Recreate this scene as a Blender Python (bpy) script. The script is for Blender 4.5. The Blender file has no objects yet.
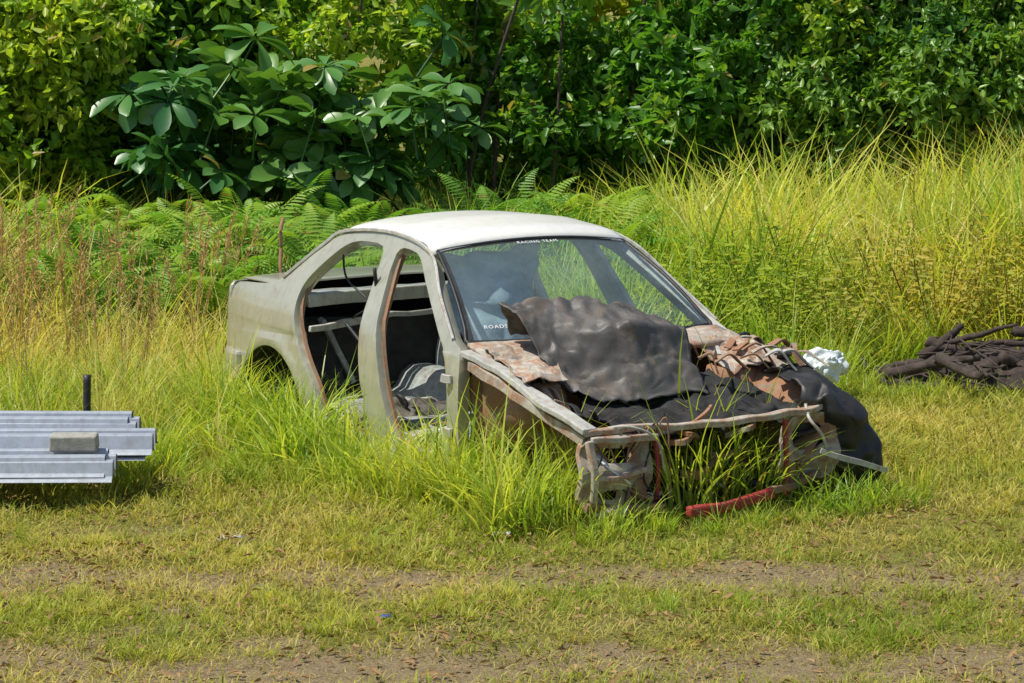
import bpy, bmesh, math, random
import numpy as np
from mathutils import Vector, Matrix, noise as mn
from mathutils.geometry import tessellate_polygon
rng=np.random.default_rng(7); random.seed(7)
S=bpy.context.scene
ROOT=S.collection

# ---------------------------------------------------------------- helpers
def link(o,parent=None):
    ROOT.objects.link(o)
    if parent: o.parent=parent
    return o
def mesh_obj(name,V,F,mats=(),smooth=True,parent=None,do_link=True):
    me=bpy.data.meshes.new(name); me.from_pydata([tuple(map(float,v)) for v in V],[],[tuple(map(int,f)) for f in F]); me.update()
    if smooth: me.polygons.foreach_set('use_smooth',[True]*len(me.polygons))
    for m in mats: me.materials.append(m)
    o=bpy.data.objects.new(name,me)
    if do_link: link(o,parent)
    return o
def vnoise(x,y,sc=1.0,seed=0):
    x=np.asarray(x,float)*sc+seed*17.3; y=np.asarray(y,float)*sc+seed*9.1
    xi=np.floor(x);yi=np.floor(y);fx=x-xi;fy=y-yi
    fx=fx*fx*(3-2*fx);fy=fy*fy*(3-2*fy)
    def h(a,b):
        v=np.sin(a*127.1+b*311.7+seed*3.7)*43758.5453
        return v-np.floor(v)
    return (h(xi,yi)*(1-fx)+h(xi+1,yi)*fx)*(1-fy)+(h(xi,yi+1)*(1-fx)+h(xi+1,yi+1)*fx)*fy
def fbm(x,y,sc=1.0,seed=0,o=4):
    r=0;a=.5;t=0
    for i in range(o):
        r=r+a*vnoise(x,y,sc*2**i,seed+i);t+=a;a*=.5
    return r/t
def sstep(a,b,x): 
    t=np.clip((np.asarray(x,float)-a)/(b-a),0,1); return t*t*(3-2*t)

# ---------------------------------------------------------------- materials
def newmat(name):
    m=bpy.data.materials.new(name); m.use_nodes=True
    nt=m.node_tree; nt.nodes.clear()
    return m,nt
def N(nt,t,**k):
    n=nt.nodes.new(t)
    for a,b in k.items(): setattr(n,a,b)
    return n
def mixc(nt,fac,a,b,blend='MIX'):
    n=N(nt,'ShaderNodeMix',data_type='RGBA',blend_type=blend)
    for s,v in ((n.inputs[0],fac),(n.inputs[6],a),(n.inputs[7],b)):
        if isinstance(v,(int,float)): s.default_value=v
        elif isinstance(v,tuple): s.default_value=(*v[:3],1)
        else: nt.links.new(v,s)
    return n.outputs[2]
def ramp(nt,v,stops):
    n=N(nt,'ShaderNodeValToRGB'); nt.links.new(v,n.inputs[0])
    while len(n.color_ramp.elements)<len(stops): n.color_ramp.elements.new(.5)
    for e,(p,c) in zip(n.color_ramp.elements,stops):
        e.position=p; e.color=(*c,1) if isinstance(c,tuple) else (c,c,c,1)
    return n.outputs[0]
def noise(nt,vec,scale,detail=6,rough=.6,dist=0):
    n=N(nt,'ShaderNodeTexNoise'); n.inputs['Scale'].default_value=scale;n.inputs['Detail'].default_value=detail
    n.inputs['Roughness'].default_value=rough;n.inputs['Distortion'].default_value=dist
    nt.links.new(vec,n.inputs['Vector']); return n.outputs[0]
def paint(name,base,rust=.35,rough=.5,metal=0.,dirt=.5,scale=1.,rustcol=(.16,.085,.05),spec=.5,coat=0,bump=.35):
    m,nt=newmat(name); L=nt.links
    tc=N(nt,'ShaderNodeTexCoord').outputs['Object']
    n1=noise(nt,tc,6*scale,10,.75,.4); n2=noise(nt,tc,16*scale,8,.7); n3=noise(nt,tc,2.4*scale,6,.6); n4=noise(nt,tc,70,4,.7)
    mp=N(nt,'ShaderNodeMapping'); mp.inputs['Scale'].default_value=(1,1,.12); L.new(tc,mp.inputs[0]); n5=noise(nt,mp.outputs[0],22,5,.65)
    c=mixc(nt,ramp(nt,n3,[(.3,0.),(.7,dirt)]),base,tuple(x*.5 for x in base))
    c=mixc(nt,ramp(nt,n2,[(.42,0.),(.75,dirt*.8)]),c,(.12,.10,.07))
    c=mixc(nt,ramp(nt,n5,[(.5,0.),(.75,min(.8,dirt*1.1))]),c,(.13,.11,.08))
    t=.72-rust*.34
    rm=ramp(nt,n1,[(t-.07,0.),(t+.07,.9)])
    rc=mixc(nt,n4,rustcol,tuple(min(1,x*2.0) for x in rustcol))
    c=mixc(nt,rm,c,rc)
    b=N(nt,'ShaderNodeBsdfPrincipled'); L.new(c,b.inputs['Base Color'])
    b.inputs['Metallic'].default_value=metal
    b.inputs['Specular IOR Level'].default_value=spec
    b.inputs['Coat Weight'].default_value=coat
    r=N(nt,'ShaderNodeMapRange'); L.new(rm,r.inputs[0]); r.inputs[3].default_value=rough; r.inputs[4].default_value=.9
    L.new(r.outputs[0],b.inputs['Roughness'])
    bp=N(nt,'ShaderNodeBump'); bp.inputs['Strength'].default_value=bump; bp.inputs['Distance'].default_value=.01
    ad=N(nt,'ShaderNodeMath',operation='ADD'); L.new(n3,ad.inputs[0]); 
    mu=N(nt,'ShaderNodeMath',operation='MULTIPLY'); L.new(n2,mu.inputs[0]); mu.inputs[1].default_value=.25; L.new(mu.outputs[0],ad.inputs[1])
    L.new(ad.outputs[0],bp.inputs['Height']); L.new(bp.outputs[0],b.inputs['Normal'])
    o=N(nt,'ShaderNodeOutputMaterial'); L.new(b.outputs[0],o.inputs[0]); return m
def leafmat(name,dark,light,yellow,trans=.38,gloss=.0,tboost=2.2,k=1.0):
    # 'rnd' = per-blade random / height / wilt, 'tone' = per-plant value stored on the scatter points
    dark,light,yellow=[tuple(x*k for x in c) for c in (dark,light,yellow)]
    m,nt=newmat(name); L=nt.links
    at=N(nt,'ShaderNodeAttribute',attribute_name='rnd'); sep=N(nt,'ShaderNodeSeparateColor'); L.new(at.outputs['Color'],sep.inputs[0])
    tone=N(nt,'ShaderNodeAttribute',attribute_name='tone').outputs['Fac']
    c=mixc(nt,sep.outputs[0],dark,light)
    c=mixc(nt,tone,c,yellow)
    c=mixc(nt,ramp(nt,sep.outputs[2],[(.975,0.),(.985,1.)]),c,(.30,.24,.06))
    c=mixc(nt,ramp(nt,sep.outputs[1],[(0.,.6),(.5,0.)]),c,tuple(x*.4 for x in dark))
    d=N(nt,'ShaderNodeBsdfDiffuse');L.new(c,d.inputs[0]);sh=d.outputs[0]
    if gloss:
        g=N(nt,'ShaderNodeBsdfGlossy');g.inputs['Roughness'].default_value=.38;g.inputs[0].default_value=(1,1,.95,1)
        mg=N(nt,'ShaderNodeMixShader');mg.inputs[0].default_value=gloss;L.new(sh,mg.inputs[1]);L.new(g.outputs[0],mg.inputs[2]);sh=mg.outputs[0]
    t=N(nt,'ShaderNodeBsdfTranslucent'); tcol=mixc(nt,1.,c,(tboost,tboost*.95,tboost*.40),'MULTIPLY'); L.new(tcol,t.inputs[0])
    mx=N(nt,'ShaderNodeMixShader'); mx.inputs[0].default_value=trans; L.new(sh,mx.inputs[1]); L.new(t.outputs[0],mx.inputs[2])
    o=N(nt,'ShaderNodeOutputMaterial'); L.new(mx.outputs[0],o.inputs[0]); return m
def simple(name,col,rough=.6,metal=0,var=.4,sc=8,bump=.3,spec=.5):
    m,nt=newmat(name);L=nt.links
    tc=N(nt,'ShaderNodeTexCoord').outputs['Object']
    n=noise(nt,tc,sc,8,.7); c=mixc(nt,ramp(nt,n,[(.3,0.),(.7,1.)]),tuple(x*(1-var) for x in col),tuple(min(1,x*(1+var)) for x in col))
    b=N(nt,'ShaderNodeBsdfPrincipled');L.new(c,b.inputs['Base Color']);b.inputs['Roughness'].default_value=rough;b.inputs['Metallic'].default_value=metal
    b.inputs['Specular IOR Level'].default_value=spec
    bp=N(nt,'ShaderNodeBump');bp.inputs['Strength'].default_value=bump;bp.inputs['Distance'].default_value=.01;L.new(n,bp.inputs['Height']);L.new(bp.outputs[0],b.inputs['Normal'])
    o=N(nt,'ShaderNodeOutputMaterial');L.new(b.outputs[0],o.inputs[0]);return m

ORANGE=(.21,.10,.05)
M_roof=paint('roof_paint',(.80,.78,.73),rust=.0,rough=.34,dirt=.10,coat=.3)
M_body=paint('champagne_paint',(.54,.52,.40),rust=.14,rough=.32,dirt=.26,metal=.35,coat=.5)
M_frame=paint('frame_paint',(.57,.56,.51),rust=.32,rough=.5,dirt=.5,scale=1.4,rustcol=ORANGE)
M_inner=paint('inner_primer',(.47,.49,.48),rust=.28,rough=.7,dirt=.7,scale=1.6)
M_rusty=paint('rusty_beige',(.55,.50,.42),rust=.58,rough=.7,dirt=.55,scale=1.6,rustcol=ORANGE)
M_rust=paint('heavy_rust',(.32,.26,.20),rust=.80,rough=.85,dirt=.7,scale=2.,rustcol=ORANGE)
M_red=paint('red_paint',(.42,.03,.03),rust=.20,rough=.6,dirt=.5,scale=2.5)
M_black=simple('black_plastic',(.022,.022,.022),.5,0,.6,6,.5)
M_dark=simple('dark_interior',(.030,.028,.026),.9,0,.7,6,.4)
M_burnt=paint('burnt_metal',(.092,.088,.085),rust=.45,rough=.5,dirt=.5,scale=1.3,rustcol=(.10,.08,.066),bump=.9)
M_carpet=simple('old_carpet',(.105,.093,.083),.85,0,.8,8,1.,.3)
M_carpet2=simple('carpet_dark',(.035,.034,.034),.9,0,.6,10,.9,.2)
M_cloth=simple('grey_cloth',(.25,.26,.27),.9,0,.5,9,.6,.2)
M_bluecloth=simple('blue_grey_cloth',(.32,.40,.46),.9,0,.4,7,.6,.2)
M_galv=paint('galvanised_steel',(.47,.51,.57),rust=.0,rough=.42,metal=.3,dirt=.32,scale=1.5)
M_conc=simple('concrete',(.34,.33,.29),.95,0,.3,25,.6)
M_wood=simple('dead_wood',(.06,.042,.034),.95,0,.75,14,.9)
M_bark=simple('bark',(.08,.06,.045),.95,0,.5,10,.9)
M_bag=simple('white_plastic',(.70,.76,.76),.4,0,.12,7,.3)
M_scrap=simple('dull_plastic',(.45,.45,.42),.6,0,.3,20,.3)
M_blue=simple('blue_plastic',(.02,.05,.35),.4,0,.2,7,.1)
M_white=simple('white_vinyl',(.75,.75,.75),.5,0,.05,7,0)

def glassmat(name,dust_haze=.10,r0=.04,r1=.5,tint=(.62,.80,.80)):
    m,nt=newmat(name);L=nt.links
    tc=N(nt,'ShaderNodeTexCoord').outputs['Object']; n=noise(nt,tc,2.5,6,.6)
    tr=N(nt,'ShaderNodeBsdfTransparent');tr.inputs[0].default_value=(*tint,1)
    g=N(nt,'ShaderNodeBsdfGlossy');g.inputs['Roughness'].default_value=.03;g.inputs[0].default_value=(.95,.95,.9,1)
    d=N(nt,'ShaderNodeBsdfDiffuse');d.inputs[0].default_value=(.42,.54,.56,1)  # dust film, its blue tint paints a glare-like haze onto the glass
    lw=N(nt,'ShaderNodeLayerWeight');lw.inputs[0].default_value=.5
    fr=ramp(nt,lw.outputs['Facing'],[(0.,r0),(.55,r0*1.5),(1.,r1)])
    m1=N(nt,'ShaderNodeMixShader');L.new(fr,m1.inputs[0]);L.new(tr.outputs[0],m1.inputs[1]);L.new(g.outputs[0],m1.inputs[2])
    m2=N(nt,'ShaderNodeMixShader');r=ramp(nt,n,[(.3,dust_haze*.4),(.75,dust_haze*1.8)]);L.new(r,m2.inputs[0]);L.new(m1.outputs[0],m2.inputs[1]);L.new(d.outputs[0],m2.inputs[2])
    o=N(nt,'ShaderNodeOutputMaterial');L.new(m2.outputs[0],o.inputs[0]);return m
M_glass=glassmat('windscreen_glass',.11,.075,.5,(.88,.96,.94))
M_rglass=glassmat('rear_glass',.09,.05,.4,(.86,.94,.9))

# ---------------------------------------------------------------- geometry tools
def crs(P,k,axis=0):
    P=np.moveaxis(np.asarray(P,float),axis,0); n=len(P)
    Q=np.concatenate([2*P[:1]-P[1:2],P,2*P[-1:]-P[-2:-1]],0); out=[]
    for i in range(n-1):
        p0,p1,p2,p3=Q[i],Q[i+1],Q[i+2],Q[i+3]
        for j in range(k):
            t=j/k
            out.append(.5*(2*p1+(p2-p0)*t+(2*p0-5*p1+4*p2-p3)*t*t+(3*p1-p0-3*p2+p3)*t**3))
    out.append(P[-1]); return np.moveaxis(np.array(out),0,axis)
def lin(P,k,axis=0):
    P=np.moveaxis(np.asarray(P,float),axis,0);out=[]
    for i in range(len(P)-1):
        for j in range(k): out.append(P[i]+(P[i+1]-P[i])*(j/k))
    out.append(P[-1]);return np.moveaxis(np.array(out),0,axis)
def add_mods(o,thick=0,bev=0,off=-1,moff=0,rim=0):
    if thick:
        s=o.modifiers.new('solid','SOLIDIFY');s.thickness=thick;s.offset=off;s.material_offset=moff;s.material_offset_rim=rim
    if bev:
        b=o.modifiers.new('bevel','BEVEL');b.width=bev;b.segments=2;b.limit_method='ANGLE';b.angle_limit=math.radians(40)
def gridobj(name,G,mats,thick=0,parent=None,bev=0,off=-1,matfn=None,crumple=0,cs=6,smooth=True,ridge=0):
    G=np.asarray(G,float);m,n=G.shape[:2]
    V=G.reshape(-1,3).copy()
    if crumple:
        for i in range(len(V)):
            v=Vector(V[i]*cs); a=mn.noise_vector(v)+.5*mn.noise_vector(v*2.3)
            V[i]+=np.array(a)*crumple
            if ridge: V[i,2]+=ridge*(1-2*abs(mn.noise(v*.9)))+ridge*.4*(1-2*abs(mn.noise(v*2.4)))-ridge*.8
    F=[(i*n+j,i*n+j+1,(i+1)*n+j+1,(i+1)*n+j) for i in range(m-1) for j in range(n-1)]
    o=mesh_obj(name,V,F,mats,smooth,parent)
    if matfn:
        for k,p in enumerate(o.data.polygons): p.material_index=matfn(k//(n-1)/(m-1),(k%(n-1))/(n-1))
    add_mods(o,thick,bev,off); return o
def sweep(path,sec,up=(0,0,1),scales=None,closed=True):
    P=np.asarray(path,float);n=len(P);T=np.gradient(P,axis=0);T/=np.linalg.norm(T,axis=1)[:,None]+1e-9
    up=np.array(up,float);V=[];k=len(sec)
    for i in range(n):
        s=np.cross(T[i],up)
        if np.linalg.norm(s)<1e-3: s=np.cross(T[i],(1,0,0.01))
        s/=np.linalg.norm(s);u=np.cross(s,T[i]);sc=1 if scales is None else scales[i]
        for a,b in sec: V.append(P[i]+(s*a+u*b)*sc)
    F=[(i*k+j,i*k+(j+1)%k,(i+1)*k+(j+1)%k,(i+1)*k+j) for i in range(n-1) for j in range(k if closed else k-1)]
    if closed: F+= [tuple(range(k))[::-1],tuple(range((n-1)*k,n*k))]
    return V,F
def beam(name,path,w,h,mat,parent,up=(0,0,1),bev=.006,k=5,scales=None,dent=.008):
    path=crs(path,k) if len(path)>2 else np.linspace(path[0],path[-1],6)
    V,F=sweep(path,[(-w/2,-h/2),(w/2,-h/2),(w/2,h/2),(-w/2,h/2)],up,scales)
    V=[np.array(v)+np.array(mn.noise_vector(Vector(v)*6))*dent for v in V]
    o=mesh_obj(name,V,F,[mat],False,parent);add_mods(o,0,bev);return o
def tube(name,path,r,mat,parent=None,k=6,n=10,scales=None,noise_amt=0):
    path=crs(path,k)
    if scales is not None: scales=np.interp(np.linspace(0,1,len(path)),np.linspace(0,1,len(scales)),scales)
    V,F=sweep(path,[(r*math.cos(a),r*math.sin(a)) for a in np.linspace(0,2*math.pi,n,endpoint=False)],scales=scales)
    if noise_amt: V=[np.array(v)+np.array(mn.noise_vector(Vector(v)*9))*noise_amt for v in V]
    return mesh_obj(name,V,F,[mat],True,parent)
def chaikin(p,it=2):
    p=[np.array(q,float) for q in p]
    for _ in range(it):
        q=[]
        for i in range(len(p)):
            a,b=p[i],p[(i+1)%len(p)]
            d=np.linalg.norm(b-a); c=min(.25,.05/d) if _==0 else .25
            q+= [a+(b-a)*c,b-(b-a)*c]
        p=q
    return p
def plate(name,outer,holes,fmap,mats,parent,step=.05,thick=.01,bev=0,moff=0,rim=0,it=2,smooth=True,flip=False,off=-1):
    loops=[chaikin(outer,it)]+[chaikin(h,it) for h in holes]
    vl=[[Vector((p[0],p[1],0)) for p in l] for l in loops]
    tris=tessellate_polygon(vl); flat=[v for l in vl for v in l]
    bm=bmesh.new(); bv=[bm.verts.new(v) for v in flat]
    for t in tris:
        try: bm.faces.new([bv[i] for i in t])
        except ValueError: pass
    lo=np.min([v[:] for v in flat],0);hi=np.max([v[:] for v in flat],0)
    for ax in (0,1):
        for c in np.arange(lo[ax]+step,hi[ax],step):
            co=[0,0,0];no=[0,0,0];co[ax]=c;no[ax]=1
            bmesh.ops.bisect_plane(bm,geom=bm.verts[:]+bm.edges[:]+bm.faces[:],plane_co=co,plane_no=no,dist=1e-5)
    bmesh.ops.remove_doubles(bm,verts=bm.verts,dist=1e-4)
    bmesh.ops.recalc_face_normals(bm,faces=bm.faces)
    if (bm.faces[:][0].normal.z<0)!=flip: bmesh.ops.reverse_faces(bm,faces=bm.faces)
    for v in bm.verts: v.co=Vector(fmap(v.co.x,v.co.y))
    me=bpy.data.meshes.new(name);bm.to_mesh(me);bm.free()
    for m in mats: me.materials.append(m)
    if smooth: me.polygons.foreach_set('use_smooth',[True]*len(me.polygons))
    o=link(bpy.data.objects.new(name,me),parent)
    add_mods(o,thick,bev,off,moff,rim);return o

# ---------------------------------------------------------------- car
TH=1.052;CX,CY=.052,15.379
def l2w(x,y,z=0):
    c,s=math.cos(TH),math.sin(TH); return (CX+x*c+y*s, CY-x*s+y*c, z)
car=link(bpy.data.objects.new('wrecked_car',None)); car.location=(CX,CY,0); car.rotation_euler=(0,0,-TH)
def hw(x,z):
    w=np.interp(z,[0,.12,.3,.45,.60,.70,.76,.82,1.0,1.16,1.25],[.765,.79,.808,.812,.805,.79,.772,.745,.655,.565,.53])
    if x<-1.3: w-= .10*(-1.3-x)**2*1.1
    if x>.3 and z>.7: w-= .02*(x-.3)
    w-= .010*math.exp(-((z-.585)/.018)**2) if x<-.7 else 0
    w+= .012*math.exp(-((math.hypot(x+1.35,z-.12)-.42)/.03)**2) if z<.56 and x<-.9 else 0
    return float(w)
outer=[(-1.99,.26),(-2.03,.42),(-2.01,.72),(-1.96,.795),(-1.50,.825),(-1.36,.86),(-1.02,1.09),(-.90,1.145),(-.72,1.172),(-.35,1.185),(0.0,1.16),(.12,1.115),
 (.66,.76),(.78,.72),(.79,.40),(.78,.08),(.3,.06),(-.3,.06),(-.86,.07),(-.93,.22),(-1.02,.37),(-1.16,.47),(-1.35,.515),(-1.54,.47),(-1.68,.37),(-1.75,.26)]
fdoor=[(.09,.17),(.60,.19),(.685,.34),(.665,.60),(.585,.725),(.04,1.085),(-.06,1.125),(-.27,1.13),(-.13,.74),(-.03,.45)]
rdoor=[(-.14,.17),(-.27,.47),(-.31,.77),(-.385,1.13),(-.70,1.125),(-.84,1.085),(-1.07,.90),(-1.10,.80),(-1.05,.62),(-.90,.44),(-.79,.33),(-.74,.17)]
for sgn,nm in ((-1,'right'),(1,'left')):
    plate('body_side_'+nm,outer,[fdoor,rdoor],lambda x,z,s=sgn:(x,s*hw(x,z),z),[M_body if sgn<0 else M_frame,M_inner],car,step=.04,thick=.06,bev=.008,moff=1,rim=0,flip=(sgn>0))
for nm,h in (('front',fdoor),('rear',rdoor)):
    for sgn in (-1,1):
        lp=chaikin(h,2); lp.append(lp[0]);lp.append(lp[1])
        path=[(p[0],sgn*(hw(p[0],p[1])-.045),p[1]) for p in lp]
        V,F=sweep(path,[(-.008,-.012),(.008,-.012),(.008,.012),(-.008,.012)])
        mesh_obj('door_flange_'+nm,V,F,[M_rust if sgn<0 else M_inner],False,car)
def edge_z(x): return float(np.interp(x,[-1.02,-.90,-.72,-.35,0,.12],[1.09,1.145,1.172,1.185,1.16,1.115]))
G=[]
for u in np.linspace(0,1,26):
    row=[]
    for v in np.linspace(-1,1,25):
        xf=.10+.055*(1-v*v); xr=-.93-.05*(1-v*v)
        x=xr+(xf-xr)*u
        e=min(1,max(0,abs(v)-.86)/.14)
        ez=edge_z(-.93+1.03*u)
        z=ez+.012+.052*(1-v*v)**.8 - .012*e**2 
        z-= .018*max(0,(u-.93)/.07)**2+.02*max(0,(.07-u)/.07)**2
        row.append((x,v*(hw(0,ez)-.006),z))
    G.append(row)
gridobj('roof_panel',G,[M_roof],.012,car,off=-1)
for s in (-1,1):
    beam('drip_rail',[( .66,s*(hw(.6,.76)+.0),.765),(.38,s*(hw(.38,.945)+.004),.945),(.11,s*(hw(.1,1.12)+.006),1.128),(-.35,s*(hw(-.35,1.185)+.006),1.192),(-.88,s*(hw(-.88,1.15)+.006),1.158),(-1.06,s*(hw(-1.06,1.07)+.005),1.07),(-1.34,s*(hw(-1.34,.87)+.005),.875)],.014,.018,M_frame,car,bev=.003,dent=0)
G=[]
for u in np.linspace(0,1,33):
    row=[]
    for v in np.linspace(-1,1,49):
        t=np.array([.10+.055*(1-v*v),v*.548,1.135+.045*(1-v*v)]);b=np.array([.705+.13*(1-v*v),v*.705,.745])
        p=t+(b-t)*u; p+=np.array([.03,0,.045])*math.sin(math.pi*u)*.55
        row.append(p)
    G.append(row)
def frit(u,v):
    return 1 if (u<.03 or u>.955 or v<.012 or v>.98) else 0
gridobj('windscreen',G,[M_glass,M_black],0,car,matfn=frit)
WG=np.array(G)
border=[WG[0,j] for j in range(0,49,4)]+[WG[i,48] for i in range(4,33,4)]+[WG[32,j] for j in range(44,-1,-4)]+[WG[i,0] for i in range(28,-1,-4)]
tube('windscreen_seal',[tuple(p) for p in border],.010,M_black,car,k=3,n=6)
def lettering(txt,u,v,size):
    i,j=int(u*32),int(v*48);p=WG[i,j];du=WG[max(i-2,0),j]-WG[min(i+2,32),j];dv=WG[i,min(j+4,48)]-WG[i,max(j-4,0)]
    X=Vector(dv).normalized();Nn=X.cross(Vector(du)).normalized();Y=Nn.cross(X)
    cu=bpy.data.curves.new('sticker','FONT');cu.body=txt;cu.size=size;cu.extrude=.0005;cu.space_character=1.25;cu.align_x='CENTER';cu.materials.append(M_white)
    o=link(bpy.data.objects.new('windscreen_sticker',cu),car);o.matrix_local=Matrix.Translation(Vector(p)+Nn*.006)@Matrix((X,Y,Nn)).transposed().to_4x4()
lettering('ROADSQUAD',.90,.15,.032); lettering('RACING TEAM',.08,.48,.030)
G=[]
for u in np.linspace(0,1,14):
    row=[]
    for v in np.linspace(-1,1,21):
        t=np.array([-.95-.05*(1-v*v),v*.55,1.13+.035*(1-v*v)]);b=np.array([-1.38-.08*(1-v*v),v*.68,.85])
        row.append(t+(b-t)*u+np.array([-.02,0,.03])*math.sin(math.pi*u))
    G.append(row)
gridobj('rear_window',G,[M_rglass],0,car)
G=[[(x,v*(hw(x,.8)-.03),.832-.02*((-1.42-x)/.55)**2+.02*(1-v*v)) for v in np.linspace(-1,1,15)] for x in np.linspace(-1.40,-1.97,10)]
gridobj('boot_lid',G,[M_body],.01,car)
def tail(y,z): return (-2.015-.05*(1-(y/.75)**2)+.03*abs(z-.5),y,z)
plate('tail_panel',[(-.74,.27),(.74,.27),(.74,.80),(-.74,.80)],[[(-.70,.56),(-.42,.56),(-.42,.72),(-.70,.72)],[(.42,.56),(.70,.56),(.70,.72),(.42,.72)]],tail,[M_body],car,thick=.02)
gridobj('tail_inner',[[(-1.9,y,z) for y in np.linspace(-.7,.7,4)] for z in (.2,.8)],[M_dark],0,car)
beam('rear_bumper',[(-1.76,-.795,.34),(-1.92,-.78,.34),(-2.03,-.70,.34),(-2.09,-.35,.34),(-2.10,0,.34),(-2.09,.35,.34),(-2.03,.70,.34),(-1.92,.78,.34),(-1.76,.795,.34)],.05,.17,M_body,car,bev=.02,dent=0)
G=[]
for x in np.linspace(-1.15,.78,30):
    row=[]
    for y in np.linspace(-.74,.74,31):
        z=.10+.13*math.exp(-(y/.13)**4)+.008*math.sin(x*22)*(abs(y)>.2)
        if x<-.62: z+=.14*min(1,(-.62-x)/.06)
        row.append((x,y,z))
    G.append(row)
gridobj('floor_pan',G,[M_inner],.01,car,crumple=.004)
beam('seat_crossmember',[(.12,-.73,.17),(.12,0,.18),(.12,.73,.17)],.13,.11,M_frame,car)
beam('seat_crossmember',[(-.30,-.73,.17),(-.30,0,.18),(-.30,.73,.17)],.11,.10,M_inner,car)
for s in (-1,1): 
    beam('sill_inner',[(-.84,s*.735,.125),(0,s*.74,.12),(.76,s*.735,.125)],.07,.09,M_inner,car)
    beam('sill_outer',[(-.84,s*.795,.10),(0,s*.80,.095),(.76,s*.79,.10)],.05,.06,M_frame,car)
gridobj('rear_bulkhead',[[(-1.12-.14*(z-.2),y,z) for y in np.linspace(-.75,.75,12)] for z in np.linspace(.22,.66,8)],[M_dark],.02,car,crumple=.02)
gridobj('parcel_shelf',[[(x,y,.79) for y in np.linspace(-.70,.70,10)] for x in np.linspace(-1.16,-1.40,4)],[M_inner],.02,car,crumple=.008)
beam('shelf_brace',[(-1.10,-.70,.77),(-1.12,0,.78),(-1.10,.70,.77)],.05,.07,M_frame,car)
beam('shelf_brace',[(-1.02,-.72,.64),(-1.05,-.2,.66),(-1.05,.3,.68),(-1.02,.70,.70)],.03,.035,M_frame,car,dent=.03)
beam('shelf_brace',[(-1.12,-.60,.66),(-1.16,-.5,.5),(-1.12,-.42,.3)],.03,.05,M_inner,car,up=(1,0,0))
beam('shelf_brace',[(-1.08,.10,.30),(-1.12,.12,.45),(-1.14,.2,.66)],.03,.05,M_inner,car,up=(1,0,0))
gridobj('boot_floor',[[(x,y,.24) for y in np.linspace(-.7,.7,4)] for x in (-1.15,-2.0)],[M_dark],.01,car)
for s in (-1,1):
    G=[]
    for a in np.linspace(0,math.pi,16):
        G.append([(-1.35-.39*math.cos(a)*k,s*yy,.12+.40*math.sin(a)*k) for yy,k in ((.80,1),(.74,.99),(.6,.97),(.50,.9),(.45,.6),(.44,.1))])
    gridobj('rear_wheelhouse',G,[M_dark],.006,car)
def fw(y,z): return (.79+.03*math.sin(y*9)+.02*math.sin(z*20),y,z)
plate('firewall',[(-.73,.12),(.73,.12),(.73,.72),(-.73,.72)],[[(.15,.45),(.45,.45),(.45,.62),(.15,.62)],[(-.5,.4),(-.38,.4),(-.38,.5),(-.5,.5)]],fw,[M_rust],car,thick=.012)
G=[[(x+.10*(1-(y/.72)**2),y,.735-.05*((x-.72)/.2)+.0) for y in np.linspace(-.72,.72,25)] for x in np.linspace(.715,.93,6)]
gridobj('cowl_panel',G,[M_rusty],.02,car,crumple=.01)
G=crs(crs([[(.72,y,.70),(.62,y,.725+.01*math.sin(y*7)),(.48,y,.69+.02*math.sin(y*5)),(.42,y,.58),(.48,y,.50)] for y in np.linspace(-.68,.68,9)],4,0),4,1)
gridobj('dashboard',G,[M_carpet2],.012,car,crumple=.02,cs=4)
beam('dash_crossbeam',[(.50,-.72,.62),(.46,0,.63),(.50,.72,.62)],.04,.05,M_rust,car)
tube('steering_column',[(.60,.36,.60),(.42,.36,.67),(.34,.36,.70)],.02,M_black,car)
G=crs(crs([[(-.02,-.46,1.10),(.02,-.15,1.13),(-.04,.12,1.12)],[(.06,-.50,.98),(.14,-.22,.95),(.04,.08,.98)],[(.12,-.52,.84),(.22,-.26,.80),(.10,.0,.82)],[(.20,-.48,.72),(.30,-.28,.66),(.18,-.1,.70)],[(.16,-.44,.56),(.22,-.28,.52),(.12,-.12,.55)]],8,0),8,1)
gridobj('torn_headliner',G,[M_bluecloth],.006,car,crumple=.05,cs=6)
def heap(name,cx,cy,cz,rx,ry,h,mat,seed,cr=.05,parent=None,cs=10):
    G=[]
    for u in np.linspace(-1,1,34):
        G.append([(cx+u*rx,cy+v*ry,cz+h*max(0,1-u*u)*max(0,1-v*v)*(.5+abs(mn.noise(Vector((u*2.5,v*2.5,seed)))*1.6))) for v in np.linspace(-1,1,34)])
    return gridobj(name,G,[mat],.004,parent or car,crumple=cr,cs=cs)
heap('crumpled_trim',.36,-.42,.13,.22,.26,.12,M_cloth,3)
heap('crumpled_trim',-.1,.35,.15,.3,.3,.18,M_carpet2,5)
heap('crumpled_trim',-.5,-.38,.18,.24,.28,.10,M_carpet,8)
for i in range(14):
    a=rng.uniform(0,math.pi);x,y=rng.uniform(-.5,.55),rng.uniform(-.65,.3);L=rng.uniform(.08,.22)
    beam('interior_scrap',[(x,y,.21),(x+L*math.cos(a)*.5,y+L*math.sin(a)*.5,.24),(x+L*math.cos(a),y+L*math.sin(a),.22)],rng.uniform(.02,.05),.008,[M_cloth,M_rust,M_white,M_frame][i%4],car,bev=0)
tube('loose_belt',[(-.30,-.70,1.02),(-.33,-.66,.8),(-.40,-.60,.62),(-.62,-.58,.56),(-.8,-.62,.68)],.010,M_black,car)
tube('loose_wire',[(-.86,-.6,1.08),(-.92,-.55,.9),(-.75,-.5,.78),(-.95,-.5,.68)],.006,M_black,car)
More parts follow.
